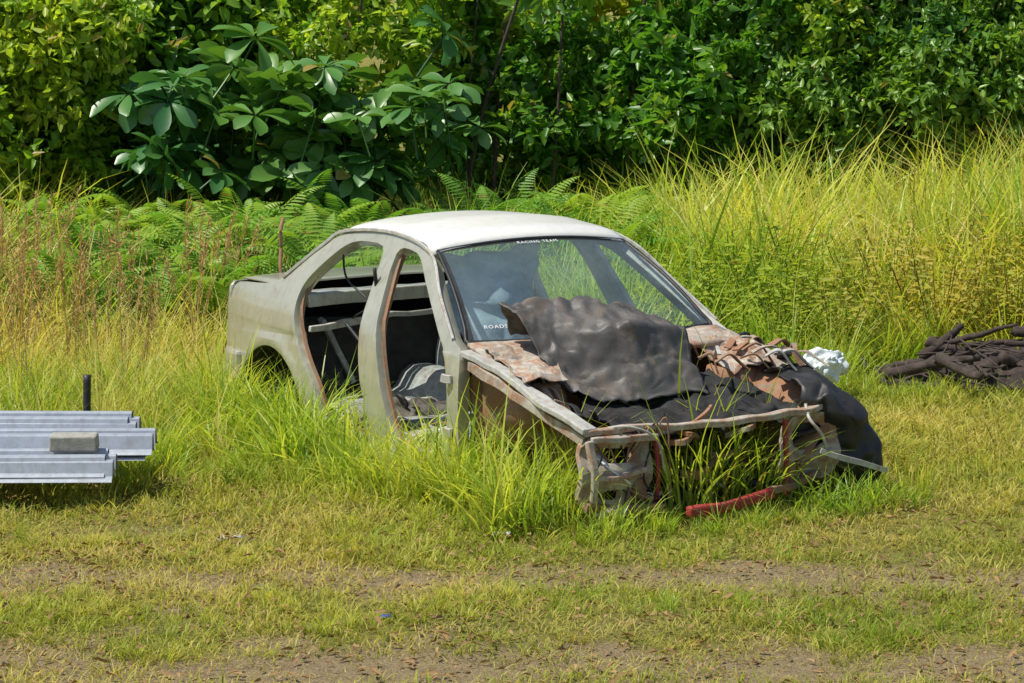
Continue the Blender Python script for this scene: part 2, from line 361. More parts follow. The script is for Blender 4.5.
for s in (-1,1):
    G=crs(crs([[(.79,s*.70,.69),(.79,s*.69,.5),(.79,s*.68,.25)],[(1.0,s*.71,.67),(1.0,s*.60,.50),(1.0,s*.50,.24)],[(1.2,s*.70,.63),(1.2,s*.52,.5),(1.2,s*.43,.22)],[(1.45,s*.70,.56),(1.45,s*.56,.42),(1.45,s*.43,.20)],[(1.8,s*.68,.46),(1.8,s*.62,.36),(1.8,s*.44,.18)]],6,0),5,1)
    gridobj('inner_apron',G,[M_rust],.008,car,crumple=.018)
    beam('wing_rail',[(.74,s*.745,.715),(.98,s*.735,.675),(1.2,s*.745,.645),(1.38,s*.725,.575),(1.56,s*.73,.545),(1.80,s*.68,.465)],.075,.03,M_frame if s<0 else M_rusty,car,dent=.02)
    beam('wing_rail_flange',[(.80,s*.765,.66),(1.1,s*.775,.61),(1.5,s*.745,.50),(1.78,s*.70,.42)],.012,.045,M_rusty,car,bev=.002,dent=.02)
    beam('chassis_leg',[(.7,s*.42,.16),(1.1,s*.42,.20),(1.5,s*.42,.20),(1.82,s*.42,.18)],.07,.10,M_rust,car)
    G=[]
    for r,z in ((.16,.40),(.145,.53),(.125,.595),(.10,.605),(.06,.595),(.055,.57)):
        G.append([(1.12+r*math.cos(a),s*.56+r*math.sin(a),z) for a in np.linspace(0,2*math.pi,25)])
    gridobj('strut_tower',G,[M_rust],.006,car,crumple=.012)
    for a in (0.5,2.6,4.7):
        c=(1.12+.08*math.cos(a),s*.56+.08*math.sin(a))
        tube('strut_stud',[(c[0],c[1],.60),(c[0],c[1],.62),(c[0],c[1],.64)],.008,M_rust,car,n=6)
G=crs(crs([[(.80,-.70,.74),(.84,-.60,.73),(.88,-.48,.70)],[(1.0,-.72,.71),(1.02,-.58,.70),(1.05,-.45,.68)],[(1.34,-.74,.62),(1.30,-.62,.655),(1.30,-.50,.62)]],8,0),8,1)
gridobj('bent_wing_plate',G,[M_rusty],.006,car,crumple=.03,cs=11,smooth=False)
G=crs(crs([[(.80,.74,.71),(.84,.64,.72),(.88,.50,.69)],[(1.00,.76,.69),(1.00,.64,.70),(1.02,.46,.66)],[(1.28,.78,.62),(1.26,.66,.64),(1.26,.48,.58)]],8,0),8,1)
gridobj('bent_wing_plate',G,[M_rusty],.006,car,crumple=.04,cs=9,smooth=False)
for i in range(24):
    x,y=rng.uniform(.82,1.45),rng.uniform(.22,.80);a=rng.uniform(0,3);L=rng.uniform(.10,.26)
    beam('bay_bracket',[(x,y,.68),(x+L*.5*math.cos(a),y+L*.5*math.sin(a),.71),(x+L*math.cos(a),y+L*math.sin(a),.62)],rng.uniform(.015,.05),.010,[M_frame,M_rust,M_rusty,M_rust,M_black,M_rust][i%6],car,bev=.002,dent=.03)
for i in range(20):
    x,y=rng.uniform(.95,1.7),rng.uniform(-.70,-.45);a=rng.uniform(0,3);L=rng.uniform(.08,.2);zt=.66-(x-.95)*.22
    beam('bay_bracket',[(x,y,zt),(x+L*.5*math.cos(a),y+L*.3*math.sin(a),zt-.02),(x+L*math.cos(a),y+L*.6*math.sin(a),zt-.10)],rng.uniform(.012,.04),.008,[M_rusty,M_rust,M_black,M_frame][i%4],car,bev=.002,dent=.03)
for i in range(14):
    y=rng.uniform(-.25,.75);z=rng.uniform(.15,.42);a=rng.uniform(-.6,.6);L=rng.uniform(.08,.25)
    beam('front_bracket',[(1.70,y,z),(1.76,y+L*.5,z+.3*L*a),(1.72,y+L,z+L*a)],rng.uniform(.012,.03),rng.uniform(.012,.03),[M_rust,M_rusty,M_black][i%3],car,bev=.002,dent=.03)
beam('radiator_support_top',[(1.78,-.70,.455),(1.81,-.50,.475),(1.80,-.30,.46),(1.81,0,.452),(1.82,.30,.475),(1.80,.50,.47),(1.76,.68,.50)],.055,.028,M_rusty,car,dent=.016)
beam('radiator_support_lower',[(1.79,-.70,.115),(1.82,-.5,.10),(1.82,-.3,.08)],.06,.05,M_rust,car)
beam('lower_crossmember',[(1.98,-.26,.085),(1.97,-.02,.095),(1.93,.24,.12)],.045,.05,M_red,car,bev=.012,dent=.012)
beam('lower_crossmember_bracket',[(1.93,.22,.13),(1.84,.42,.13),(1.74,.66,.16)],.035,.035,M_rust,car)
def fp(y,z): return (1.79+.03*math.sin(y*20)+.02*math.sin(z*30),y,z)
plate('headlamp_panel',[(-.72,.10),(-.60,.05),(-.36,.10),(-.335,.27),(-.345,.45),(-.71,.45),(-.73,.28)],[[(-.655,.31),(-.45,.30),(-.44,.395),(-.65,.405)],[(-.60,.14),(-.54,.14),(-.53,.21),(-.61,.21)],[(-.45,.17),(-.41,.17),(-.40,.23),(-.45,.23)]],fp,[M_rusty,M_rust],car,step=.03,thick=.03,bev=.004,it=1,off=1)
plate('headlamp_panel',[(.36,.12),(.70,.14),(.70,.46),(.40,.45),(.36,.3)],[[(.44,.28),(.64,.29),(.64,.41),(.46,.40)],[(.42,.16),(.52,.16),(.52,.24),(.42,.24)]],fp,[M_rusty],car,step=.03,thick=.02,it=1)
beam('headlamp_frame',[(1.85,-.70,.43),(1.87,-.55,.44),(1.86,-.36,.425)],.03,.03,M_rusty,car,dent=.015)
beam('headlamp_frame',[(1.85,-.71,.43),(1.87,-.70,.28),(1.84,-.69,.13)],.03,.035,M_rusty,car,up=(1,0,0),dent=.015)
beam('radiator_post',[(1.82,-.335,.45),(1.835,-.33,.28),(1.82,-.335,.12)],.022,.018,M_red,car,up=(1,0,0),dent=.012)
beam('radiator_post',[(1.82,.385,.45),(1.84,.38,.28),(1.83,.39,.08)],.022,.022,M_red,car,up=(1,0,0),dent=.012)
for i in range(8):
    y0=-.68+.05*i
    tube('loose_wire',[(1.80,y0,.44),(1.84,y0+.04,.36+.02*i),(1.83,y0+.10*math.sin(i),.24),(1.86,y0+.05,.13)],.0045,[M_black,M_rust][i%2],car)
tube('loose_wire',[(1.75,-.62,.46),(1.88,-.52,.49),(1.9,-.38,.42),(1.84,-.3,.25)],.006,M_frame,car)
tube('loose_wire',[(1.75,.55,.50),(1.86,.50,.44),(1.88,.56,.36),(1.84,.62,.25)],.008,M_frame,car)
beam('headlamp_bracket',[(1.72,-.66,.40),(1.84,-.60,.30),(1.85,-.50,.22)],.04,.01,M_white,car)
beam('headlamp_bracket',[(1.85,-.70,.27),(1.87,-.60,.26),(1.86,-.42,.28)],.04,.025,M_rusty,car)
heap('engine_bay_junk',1.45,-.15,.08,.28,.36,.14,M_carpet2,11,.06)
heap('engine_bay_junk',1.3,.35,.15,.3,.2,.3,M_rust,14,.06)
# folded burnt bonnet skin lying against the screen
C=[[(.78,-.50,.78),(.80,-.3,.78),(.84,0,.76),(.9,.26,.70)],
 [(.86,-.63,.97),(.90,-.40,.955),(.93,-.14,.955),(.97,.26,.83)],
 [(.96,-.57,.885),(1.04,-.43,.80),(1.26,-.12,.865),(1.18,.24,.80)],
 [(1.12,-.52,.70),(1.16,-.40,.62),(1.33,-.08,.66),(1.30,.21,.66)],
 [(1.24,-.48,.57),(1.36,-.34,.50),(1.40,-.05,.51),(1.45,.19,.54)]]
gridobj('folded_bonnet_skin',lin(lin(C,16,0),20,1),[M_burnt],.006,car,crumple=.018,cs=7,ridge=.034)
C=[[(1.05,-.30,.52),(1.1,0,.58),(1.1,.3,.60),(1.1,.5,.58)],
 [(1.35,-.45,.48),(1.4,-.1,.48),(1.4,.25,.53),(1.35,.5,.52)],
 [(1.62,-.48,.45),(1.62,-.1,.46),(1.62,.3,.48),(1.6,.55,.48)],
 [(1.74,-.40,.40),(1.76,-.1,.42),(1.76,.3,.44),(1.76,.50,.44)]]
gridobj('burnt_liner',crs(crs(C,12,0),14,1),[M_carpet2],.008,car,crumple=.04,cs=9,ridge=.02)
C=[[(1.10,.70,.60),(1.12,.74,.62),(1.15,.82,.58),(1.18,.88,.40),(1.2,.90,.18)],
 [(1.35,.62,.60),(1.40,.70,.63),(1.45,.80,.57),(1.48,.89,.38),(1.5,.91,.14)],
 [(1.60,.56,.60),(1.66,.68,.595),(1.72,.80,.53),(1.74,.89,.36),(1.76,.93,.14)],
 [(1.74,.52,.55),(1.82,.64,.52),(1.86,.77,.46),(1.86,.87,.31),(1.84,.93,.14)],
 [(1.70,.52,.44),(1.78,.62,.41),(1.83,.73,.34),(1.85,.81,.23),(1.84,.88,.13)],
 [(1.66,.50,.30),(1.70,.58,.26),(1.74,.66,.20),(1.76,.74,.15),(1.76,.80,.10)]]
gridobj('torn_wing_liner',crs(crs(C,9,0),9,1),[M_black],.008,car,crumple=.045,cs=7,ridge=.012)
beam('chrome_trim_strip',[(1.88,.55,.29),(1.93,.68,.245),(1.94,.80,.205),(1.92,.92,.17)],.012,.028,M_frame,car,bev=.002)
tube('bent_hinge_rod',[(-2.0,-.42,.80),(-2.02,-.42,.86),(-2.05,-.40,.95),(-2.03,-.41,1.06),(-2.06,-.38,1.12)],.011,M_rust,car)
for z in (.32,.58):
    beam('door_hinge',[(.73,-.815,z),(.70,-.83,z),(.68,-.84,z+.005)],.02,.04,M_frame,car,bev=.003)
beam('fallen_trim',[(.02,-.86,.13),(.3,-.90,.09),(.72,-.88,.06)],.03,.012,M_frame,car)

# ---------------------------------------------------------------- ground
def gz(x,y):
    x=np.asarray(x,float);y=np.asarray(y,float)
    return .05*(fbm(x,y,.7,3)-.5)+.30*sstep(2.0,4.5,x)*sstep(17.5,21,y)+.15*sstep(18,22,y)
def dirt(x,y):
    w=.25*(vnoise(x,y,.6,5)-.5)
    b=np.exp(-((y-12.45-w)/.30)**2)*1.0+np.exp(-((y-10.80-w)/.33)**2)*1.0+.35*np.exp(-((y-11.6)/.3)**2)
    n=fbm(x,y,2.6,8,5)
    return np.clip(b*(.22+1.5*n)+sstep(.56,.78,n)*.5*sstep(15,13,y)-.12,0,1)
xs=np.concatenate([-np.geomspace(200,7.5,24),np.arange(-7,7,.07),np.geomspace(7.3,200,24)])
ys=np.concatenate([np.linspace(-80,8.5,14),np.arange(9,19,.07),np.arange(19.1,32,.35),np.geomspace(33,400,20)])
XX,YY=np.meshgrid(xs,ys)
ZZ=gz(XX,YY)-.0
V=np.stack([XX,YY,ZZ],-1).reshape(-1,3);n=len(xs)
ii,jj=np.meshgrid(np.arange(len(ys)-1),np.arange(n-1),indexing='ij');a=(ii*n+jj).ravel()
F=np.stack([a,a+1,a+n+1,a+n],1)
me=bpy.data.meshes.new('ground');me.from_pydata(V.tolist(),[],F.tolist());me.update()
at=me.attributes.new('dirt','FLOAT','POINT');at.data.foreach_set('value',dirt(XX,YY).ravel().astype(np.float32))
me.polygons.foreach_set('use_smooth',[True]*len(me.polygons))
m,nt=newmat('ground_soil_grass');L=nt.links
geo=N(nt,'ShaderNodeNewGeometry').outputs['Position'];ad=N(nt,'ShaderNodeAttribute',attribute_name='dirt').outputs['Fac']
nA=noise(nt,geo,1.3,4,.65);nB=noise(nt,geo,38,5,.75);nC=noise(nt,geo,9,5,.7);nD=noise(nt,geo,120,3,.7)
grass=mixc(nt,ramp(nt,nB,[(.35,0.),(.65,1.)]),(.12,.13,.03),(.36,.34,.09))
grass=mixc(nt,ramp(nt,nA,[(.4,0.),(.65,.5)]),grass,(.40,.33,.13))
soil=mixc(nt,ramp(nt,nC,[(.3,0.),(.7,1.)]),(.22,.15,.08),(.40,.30,.165))
soil=mixc(nt,ramp(nt,nD,[(.42,0.),(.6,.6)]),soil,(.54,.44,.27))
soil=mixc(nt,ramp(nt,nB,[(.55,0.),(.66,.8)]),soil,(.09,.065,.032))
fm=N(nt,'ShaderNodeMath',operation='ADD');L.new(ad,fm.inputs[0]);L.new(nB,fm.inputs[1])
c=mixc(nt,ramp(nt,fm.outputs[0],[(.70,0.),(.95,1.)]),grass,soil)
b=N(nt,'ShaderNodeBsdfDiffuse');L.new(c,b.inputs[0])
bp=N(nt,'ShaderNodeBump');bp.inputs['Strength'].default_value=1.;bp.inputs['Distance'].default_value=.04
L.new(nB,bp.inputs['Height']);L.new(bp.outputs[0],b.inputs['Normal']);o=N(nt,'ShaderNodeOutputMaterial');L.new(b.outputs[0],o.inputs[0])
me.materials.append(m);link(bpy.data.objects.new('ground',me))

# ---------------------------------------------------------------- plant prototypes
class MB:
    def __init__(s): s.V=[];s.F=[];s.C=[];s.n=0
    def add(s,V,F,C):
        s.V.append(V);s.F+= [tuple(int(i)+s.n for i in f) for f in F];s.C.append(C);s.n+=len(V)
    def obj(s,name,mat,coll):
        V=np.concatenate(s.V);C=np.concatenate(s.C)
        me=bpy.data.meshes.new(name);me.from_pydata(V.tolist(),[],s.F);me.update()
        ca=me.color_attributes.new('rnd','FLOAT_COLOR','POINT');ca.data.foreach_set('color',np.concatenate([C,np.ones((len(C),1))],1).ravel().astype(np.float32))
        me.polygons.foreach_set('use_smooth',[True]*len(me.polygons));me.materials.append(mat)
        o=bpy.data.objects.new(name,me);coll.objects.link(o);return o
def blades(mb,n,R,h0,h1,w,bend,seg=4,yaw=None,spread=.35):
    for _ in range(n):
        r=R*math.sqrt(rng.random());a=rng.uniform(0,2*math.pi);bx,by=r*math.cos(a),r*math.sin(a)
        da=a+rng.normal(0,1.0);h=rng.uniform(h0,h1)*(1-.3*r/R);bd=bend*rng.uniform(.3,1.3);sp=spread*rng.uniform(0,1)
        d=np.array([math.cos(da),math.sin(da),0]);tw=da+math.pi/2+rng.normal(0,.5);s=np.array([math.cos(tw),math.sin(tw),0])
        t=np.linspace(0,1,seg+1)[:,None]
        P=np.array([bx,by,-.01])+d*(h*(sp*t+bd*t**2.2))+np.array([0,0,1])*h*(t-.45*bd*t**2.6)
        ww=w*rng.uniform(.7,1.3)*(1-t**2.0*.93)*.5
        V=np.stack([P-s*ww,P+s*ww],1).reshape(-1,3)
        F=[[2*i,2*i+1,2*i+3,2*i+2] for i in range(seg)]
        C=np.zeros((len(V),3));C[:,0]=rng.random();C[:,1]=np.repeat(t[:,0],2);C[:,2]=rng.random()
        mb.add(V,F,C)
def leaf(mb,p,d,nrm,L,W,st=5,droop=.2,rv=None,shape=None):
    d=d/np.linalg.norm(d);s=np.cross(d,nrm);s/=np.linalg.norm(s)+1e-9;nn=np.cross(s,d)
    r1=rng.random() if rv is None else rv;r2=rng.random()
    if st<=4:
        w=W*.5;dz=-nn*droop*L
        V=np.array([p,p+d*L*.32-s*w*.95+nn*w*.35,p+d*L*.70-s*w*.62+nn*w*.2+dz*.5,p+d*L+dz,p+d*L*.70+s*w*.62+nn*w*.2+dz*.5,p+d*L*.32+s*w*.95+nn*w*.35])
        C=np.zeros((6,3));C[:,0]=r1;C[:,1]=.6;C[:,2]=r2
        mb.add(V,[[0,3,2,1],[0,5,4,3]],C);return
    t=np.linspace(0,1,st)
    w=np.interp(t,[0,.25,.55,.8,1],shape or [.06,.75,1,.62,.02])*W/2
    V=[]
    for ti,wi in zip(t,w):
        c=p+d*(L*ti)-nn*(droop*L*ti*ti)
        V+= [c-s*wi+nn*wi*.35,c,c+s*wi+nn*wi*.35]
    F=[]
    for i in range(st-1):
        a=i*3;F+= [[a,a+1,a+4,a+3],[a+1,a+2,a+5,a+4]]
    C=np.zeros((len(V),3));C[:,0]=r1;C[:,1]=.6;C[:,2]=r2
    mb.add(np.array(V),F,C)
def stem(mb,P0,P1,r0,r1,rv=.1):
    P0=np.array(P0,float);P1=np.array(P1,float);d=P1-P0;d/=np.linalg.norm(d);s=np.cross(d,[.3,.2,.9]);s/=np.linalg.norm(s);u=np.cross(s,d)
    V=[P0+s*r0,P0-s*r0*.5+u*r0*.87,P0-s*r0*.5-u*r0*.87,P1+s*r1,P1-s*r1*.5+u*r1*.87,P1-s*r1*.5-u*r1*.87]
    C=np.zeros((6,3));C[:,0]=rv;C[:,1]=.2;mb.add(np.array(V),[[0,1,4,3],[1,2,5,4],[2,0,3,5]],C)
def unit(v): return v/np.linalg.norm(v)
def cluster(mb,R,ntw,nl,L,W,st=4,droop=.2,up=.4):
    for _ in range(ntw):
        d=unit(rng.normal(0,1,3)+np.array([0,0,up]));ln=R*rng.uniform(.6,1.)
        end=d*ln; stem(mb,(0,0,0),end,.004,.002)
        for k in range(nl):
            t=(k+.6)/nl;p=end*t+rng.normal(0,.01,3)
            side=unit(np.cross(d,rng.normal(0,1,3)));ld=unit(d*.55+side+np.array([0,0,-.15]))
            nr=unit(np.array([0,-.15,1])+rng.normal(0,.5,3))
            leaf(mb,p,ld,nr,L*rng.uniform(.65,1.2),W*rng.uniform(.7,1.15),st,droop)
def coll(name): return bpy.data.collections.new(name)
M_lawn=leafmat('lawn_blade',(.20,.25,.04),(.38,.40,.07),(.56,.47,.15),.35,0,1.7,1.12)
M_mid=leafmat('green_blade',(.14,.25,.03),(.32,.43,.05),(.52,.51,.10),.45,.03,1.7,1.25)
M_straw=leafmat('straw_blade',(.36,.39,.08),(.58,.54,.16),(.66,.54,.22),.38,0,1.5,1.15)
M_shrub=leafmat('shrub_leaf',(.045,.14,.018),(.12,.27,.03),(.25,.38,.04),.38,.05,2.2,1.15)
M_sunny=leafmat('sunny_leaf',(.12,.26,.025),(.25,.41,.04),(.42,.49,.06),.5,.04,1.8,1.1)
M_back=leafmat('background_leaf',(.22,.34,.03),(.42,.52,.05),(.58,.60,.08),.5,0,1.5,1.0)
M_big=leafmat('broad_leaf',(.035,.13,.04),(.08,.21,.055),(.12,.25,.04),.22,.06,2.0,1.1)
M_darkleaf=leafmat('dark_leaf',(.035,.11,.018),(.08,.20,.03),(.19,.32,.04),.34,.05,2.2,1.15)
M_fern=leafmat('fern_leaf',(.09,.22,.03),(.18,.35,.045),(.30,.42,.06),.38,.03,1.8,1.1)
M_weed=leafmat('weed_leaf',(.18,.29,.04),(.36,.42,.06),(.46,.37,.10),.36,0,1.8,1.05)
M_seed=leafmat('seed_head',(.46,.32,.15),(.62,.46,.22),(.56,.34,.17),.3,0,1.2,1.1)
M_dry=leafmat('dry_leaf',(.22,.13,.06),(.42,.28,.14),(.32,.20,.10),.1,0,1.)

cLawn=coll('lawn_protos')
for i in range(8):
    mb=MB();blades(mb,38,.14,.025,.075,.005,.7,2,spread=.9);mb.obj('lawn_%02d'%i,M_lawn,cLawn)
cStub=coll('stubble_protos')
for i in range(5):
    mb=MB();blades(mb,22,.14,.015,.05,.005,.9,2,spread=1.3);mb.obj('stub_%02d'%i,M_straw,cStub)
cMid=coll('mid_protos')
for i in range(7):
    mb=MB();blades(mb,28,.11,.14,.36,.0085,.55,4);mb.obj('mid_%02d'%i,M_mid,cMid)
cTall=coll('tall_protos')
for i in range(7):
    mb=MB();blades(mb,22,.12,.40,1.0,.0150,.55,5,spread=.30);mb.obj('tall_%02d'%i,M_mid,cTall)
cStraw=coll('straw_protos')
for i in range(7):
    mb=MB();blades(mb,24,.12,.35,.88,.0095,.45,4,spread=.35)
    mb.obj('straw_%02d'%i,M_straw,cStraw)
cSeed=coll('seed_protos')
for i in range(4):
    mb=MB()
    for k in range(5):
        a=rng.uniform(0,6.28);l=rng.uniform(.75,1.05);e=np.array([math.cos(a)*.2*l,math.sin(a)*.2*l,l]);p0=np.array([rng.uniform(-.05,.05),rng.uniform(-.05,.05),0])
        stem(mb,p0,e,.003,.0015,.8)
        for q in range(18):
            t=1-.28*q/18;p=p0+(e-p0)*t;d=unit(np.array([rng.normal(0,.5),rng.normal(0,.5),.8]));leaf(mb,p,d,rng.normal(0,1,3),.045,.009,3,.3)
    mb.obj('seed_%02d'%i,M_seed,cSeed)
cFern=coll('fern_protos')
for i in range(4):
    mb=MB()
    for k in range(9):
        a=k*.7+rng.normal(0,.2);Lf=rng.uniform(.5,.85);d=np.array([math.cos(a),math.sin(a),0])
        prev=None
        for q in range(24):
            t=(q+1)/24;p=d*(Lf*.75*t**1.1)+np.array([0,0,1])*Lf*(1.25*t-.75*t*t)
            if prev is not None:
                if q%2: stem(mb,prev,p,.003,.0025)
                tg=unit(p-prev);sd=unit(np.cross(tg,[0,0,1]));pl=.15*math.sin(math.pi*min(1,.12+t*.88))**.8*(1-.3*t)
                up=np.cross(sd,tg)
                if q>4:
                    for s_ in (-1,1): leaf(mb,p,unit(sd*s_+tg*.35-np.array([0,0,.2])),up,pl,.022,3,.15)
            prev=p
    mb.obj('fern_%02d'%i,M_fern,cFern)
cShrub=coll('shrub_protos')
for i in range(6):
    mb=MB();cluster(mb,.34,8,7,.135,.082,4);mb.obj('shrub_%02d'%i,M_shrub,cShrub)
cSunny=coll('sunny_protos')
for i in range(5):
    mb=MB();cluster(mb,.36,8,8,.105,.056,4);mb.obj('sunny_%02d'%i,M_sunny,cSunny)
cFine=coll('fine_protos')
for i in range(5):
    mb=MB();cluster(mb,.32,9,11,.075,.040,3);mb.obj('fine_%02d'%i,M_darkleaf,cFine)
cCore=coll('core_protos')
for i in range(4):
    mb=MB();cluster(mb,.6,8,6,.18,.11,3);mb.obj('core_%02d'%i,M_darkleaf,cCore)
cBack=coll('back_protos')
for i in range(4):
    mb=MB();cluster(mb,.6,8,6,.19,.11,3);mb.obj('back_%02d'%i,M_back,cBack)
cWeed=coll('weed_protos')
for i in range(5):
    mb=MB()
    for k in range(7):
        a=rng.uniform(0,6.28);l=rng.uniform(.25,.5);e=np.array([math.cos(a)*.4*l,math.sin(a)*.4*l,l]);stem(mb,(0,0,0),e,.003,.002,.8)
        for q in range(10):
            p=e*(.25+.75*q/9);aa=rng.uniform(0,6.28);leaf(mb,p,np.array([math.cos(aa),math.sin(aa),.3]),np.array([0,0,1])+rng.normal(0,.3,3),rng.uniform(.03,.065),.024,3)
    mb.obj('weed_%02d'%i,M_weed,cWeed)
cRos=coll('rosette_protos')
for i in range(5):
    mb=MB();k=rng.integers(8,12)
    for q in range(k):
        a=q*2.4+rng.normal(0,.2);el=rng.uniform(-.35,.5);d=np.array([math.cos(a)*math.cos(el),math.sin(a)*math.cos(el),math.sin(el)])
        leaf(mb,d*.03,d,unit(np.array([0,-.2,1])+rng.normal(0,.25,3)),rng.uniform(.19,.29),rng.uniform(.115,.155),7,.35,shape=[.10,.42,.85,1.,.16])
    stem(mb,(0,0,0),(0,-.05,-.35),.008,.010)
    mb.obj('ros_%02d'%i,M_big,cRos)
cDry=coll('dry_protos')
for i in range(5):
    mb=MB()
    for q in range(7): leaf(mb,np.array([rng.uniform(-.2,.2),rng.uniform(-.2,.2),.012]),np.array([rng.normal(),rng.normal(),.1]),np.array([0,0,1])+rng.normal(0,.4,3),rng.uniform(.02,.06),.02,3,.3)
    mb.obj('dry_%02d'%i,M_dry,cDry)

def scatter(name,P,c,scale,tilt=.1,rot=None,parent=None,tsc=.5):
    P=np.asarray(P,float);n=len(P)
    me=bpy.data.meshes.new(name);me.vertices.add(n);me.vertices.foreach_set('co',P.ravel());me.update()
    if rot is None:
        rot=np.stack([rng.normal(0,tilt,n),rng.normal(0,tilt,n),rng.uniform(0,2*math.pi,n)],1)
    a=me.attributes.new('rot','FLOAT_VECTOR','POINT');a.data.foreach_set('vector',rot.ravel().astype(np.float32))
    a=me.attributes.new('scl','FLOAT','POINT');a.data.foreach_set('value',(np.ones(n)*scale).astype(np.float32))
    a=me.attributes.new('idx','INT','POINT');a.data.foreach_set('value',rng.integers(0,len(c.objects),n).astype(np.int32))
    tone=.85*sstep(.38,.68,.7*fbm(P[:,0]+P[:,2]*.6,P[:,1]+P[:,2]*.8,tsc,61,4)+.3*rng.random(n))
    a=me.attributes.new('tone','FLOAT','POINT');a.data.foreach_set('value',tone.astype(np.float32))
    o=link(bpy.data.objects.new(name,me),parent)
    ng=bpy.data.node_groups.new(name+'_gn','GeometryNodeTree')
    ng.interface.new_socket(name='Geometry',in_out='INPUT',socket_type='NodeSocketGeometry');ng.interface.new_socket(name='Geometry',in_out='OUTPUT',socket_type='NodeSocketGeometry')
    gi=ng.nodes.new('NodeGroupInput');go=ng.nodes.new('NodeGroupOutput');ip=ng.nodes.new('GeometryNodeInstanceOnPoints');ci=ng.nodes.new('GeometryNodeCollectionInfo')
    ci.inputs['Collection'].default_value=c;ci.inputs['Separate Children'].default_value=True;ci.inputs['Reset Children'].default_value=True
    ip.inputs['Pick Instance'].default_value=True
    def na(nm,t):
        q=ng.nodes.new('GeometryNodeInputNamedAttribute');q.data_type=t;q.inputs['Name'].default_value=nm
        return [s for s in q.outputs if s.enabled and s.name=='Attribute'][0]
    ng.links.new(gi.outputs[0],ip.inputs['Points']);ng.links.new(ci.outputs[0],ip.inputs['Instance'])
    ng.links.new(na('rot','FLOAT_VECTOR'),ip.inputs['Rotation']);ng.links.new(na('scl','FLOAT'),ip.inputs['Scale']);ng.links.new(na('idx','INT'),ip.inputs['Instance Index'])
    rz=ng.nodes.new('GeometryNodeRealizeInstances')
    ng.links.new(ip.outputs[0],rz.inputs[0]);ng.links.new(rz.outputs[0],go.inputs[0])
    o.modifiers.new('scatter','NODES').node_group=ng
    return o
def carloc(x,y):
    c,s=math.cos(TH),math.sin(TH);dx,dy=x-CX,y-CY
    return dx*c-dy*s, dx*s+dy*c
def uni(n,x0,x1,y0,y1): return rng.uniform(x0,x1,n),rng.uniform(y0,y1,n)
def incar(x,y,m=0):
    lx,ly=carloc(x,y);return (lx>-2.05-m)&(lx<.85+m)&(np.abs(ly)<.8+m)
def inlogs(x,y): return (x>2.2)&(x<5)&(y>17.45)&(y<18.5)
x,y=uni(18000,-5.5,5.5,9.3,19.5)
halfw=np.abs(x)<(.21*y+.6)
d=dirt(x,y);keep=halfw&(rng.random(len(x))>d*1.0)&~incar(x,y)&(rng.random(len(x))<(.38+.72*fbm(x,y,1.2,2)))
x,y=x[keep],y[keep];sc=(.65+.9*fbm(x,y,.8,12))*(1+.5*sstep(13.3,15,y))
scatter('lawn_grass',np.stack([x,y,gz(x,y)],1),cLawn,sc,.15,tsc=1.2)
x,y=uni(1900,-3.5,3.5,9.5,13.5);k=rng.random(len(x))<(.15+.85*dirt(x,y));x,y=x[k],y[k]
scatter('dry_stubble',np.stack([x,y,gz(x,y)],1),cStub,rng.uniform(.5,1.1,len(x)),.15)
x,y=uni(5200,-5.5,5.5,9.5,18);keep=(fbm(x,y,.9,21)>.55)&(dirt(x,y)<.4)&~incar(x,y)&(np.abs(x)<.21*y+.6)
x,y=x[keep],y[keep];scatter('lawn_clumps',np.stack([x,y,gz(x,y)],1),cMid,rng.uniform(.18,.42,len(x)),.2)
def Hmap(x,y):
    left=sstep(13.5,16.6,y+.25*(vnoise(x,y,.8,31)-.5)*2)*sstep(.6,-.6,x)
    right=sstep(16.8,19,y+(vnoise(x,y,.7,33)-.5))*sstep(-.6,.6,x)
    return np.maximum(left,right)
x,y=uni(12500,-7,7,13.4,24);H=Hmap(x,y)
lx,ly=carloc(x,y)
ring=(np.abs(ly)<1.15)&(lx>-2.4)&(lx<2.15)
k=((rng.random(len(x))<H*1.5)|(ring&(rng.random(len(x))<.75)))&~incar(x,y)&~((lx>.8)&(lx<1.95)&(np.abs(ly)<.8))&(np.abs(x)<.21*y+.8)&~inlogs(x,y)
x,y,H=x[k],y[k],H[k];P=np.stack([x,y,gz(x,y)],1)
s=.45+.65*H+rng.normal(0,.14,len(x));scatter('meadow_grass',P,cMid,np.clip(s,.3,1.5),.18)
x,y=uni(10500,-8,8,15.0,24.5);H=Hmap(x,y)
fernz=(x>-3.5)&(x<-1.0)&(y>18.6)
k=(rng.random(len(x))<sstep(.45,1,H)*.8*(.45+1.1*fbm(x,y,.9,44)))&~incar(x,y,.12)&(np.abs(x)<.21*y+1.2)&~inlogs(x,y)&~(fernz&(rng.random(len(x))<.75))
x,y=x[k],y[k];lx,ly=carloc(x,y);k=~((lx>.7)&(lx<2.0)&(np.abs(ly)<1.3));x,y=x[k],y[k]
P=np.stack([x,y,gz(x,y)],1)
strawy=rng.random(len(x))<(.14+.7*sstep(-.6,-2.0,x)*sstep(22,18,y)+.15*(x>1.5))
hs=np.where(x>1.2,.58+.60*sstep(18,21,y),.55+.22*sstep(16,19,y)+.25*sstep(-2.6,-3.3,x)*sstep(17,19,y))*rng.uniform(.55,1.35,len(x))*(.66+.68*fbm(x,y,.8,51))
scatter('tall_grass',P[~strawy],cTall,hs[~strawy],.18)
scatter('straw_grass',P[strawy],cStraw,hs[strawy]*1.15,.18)
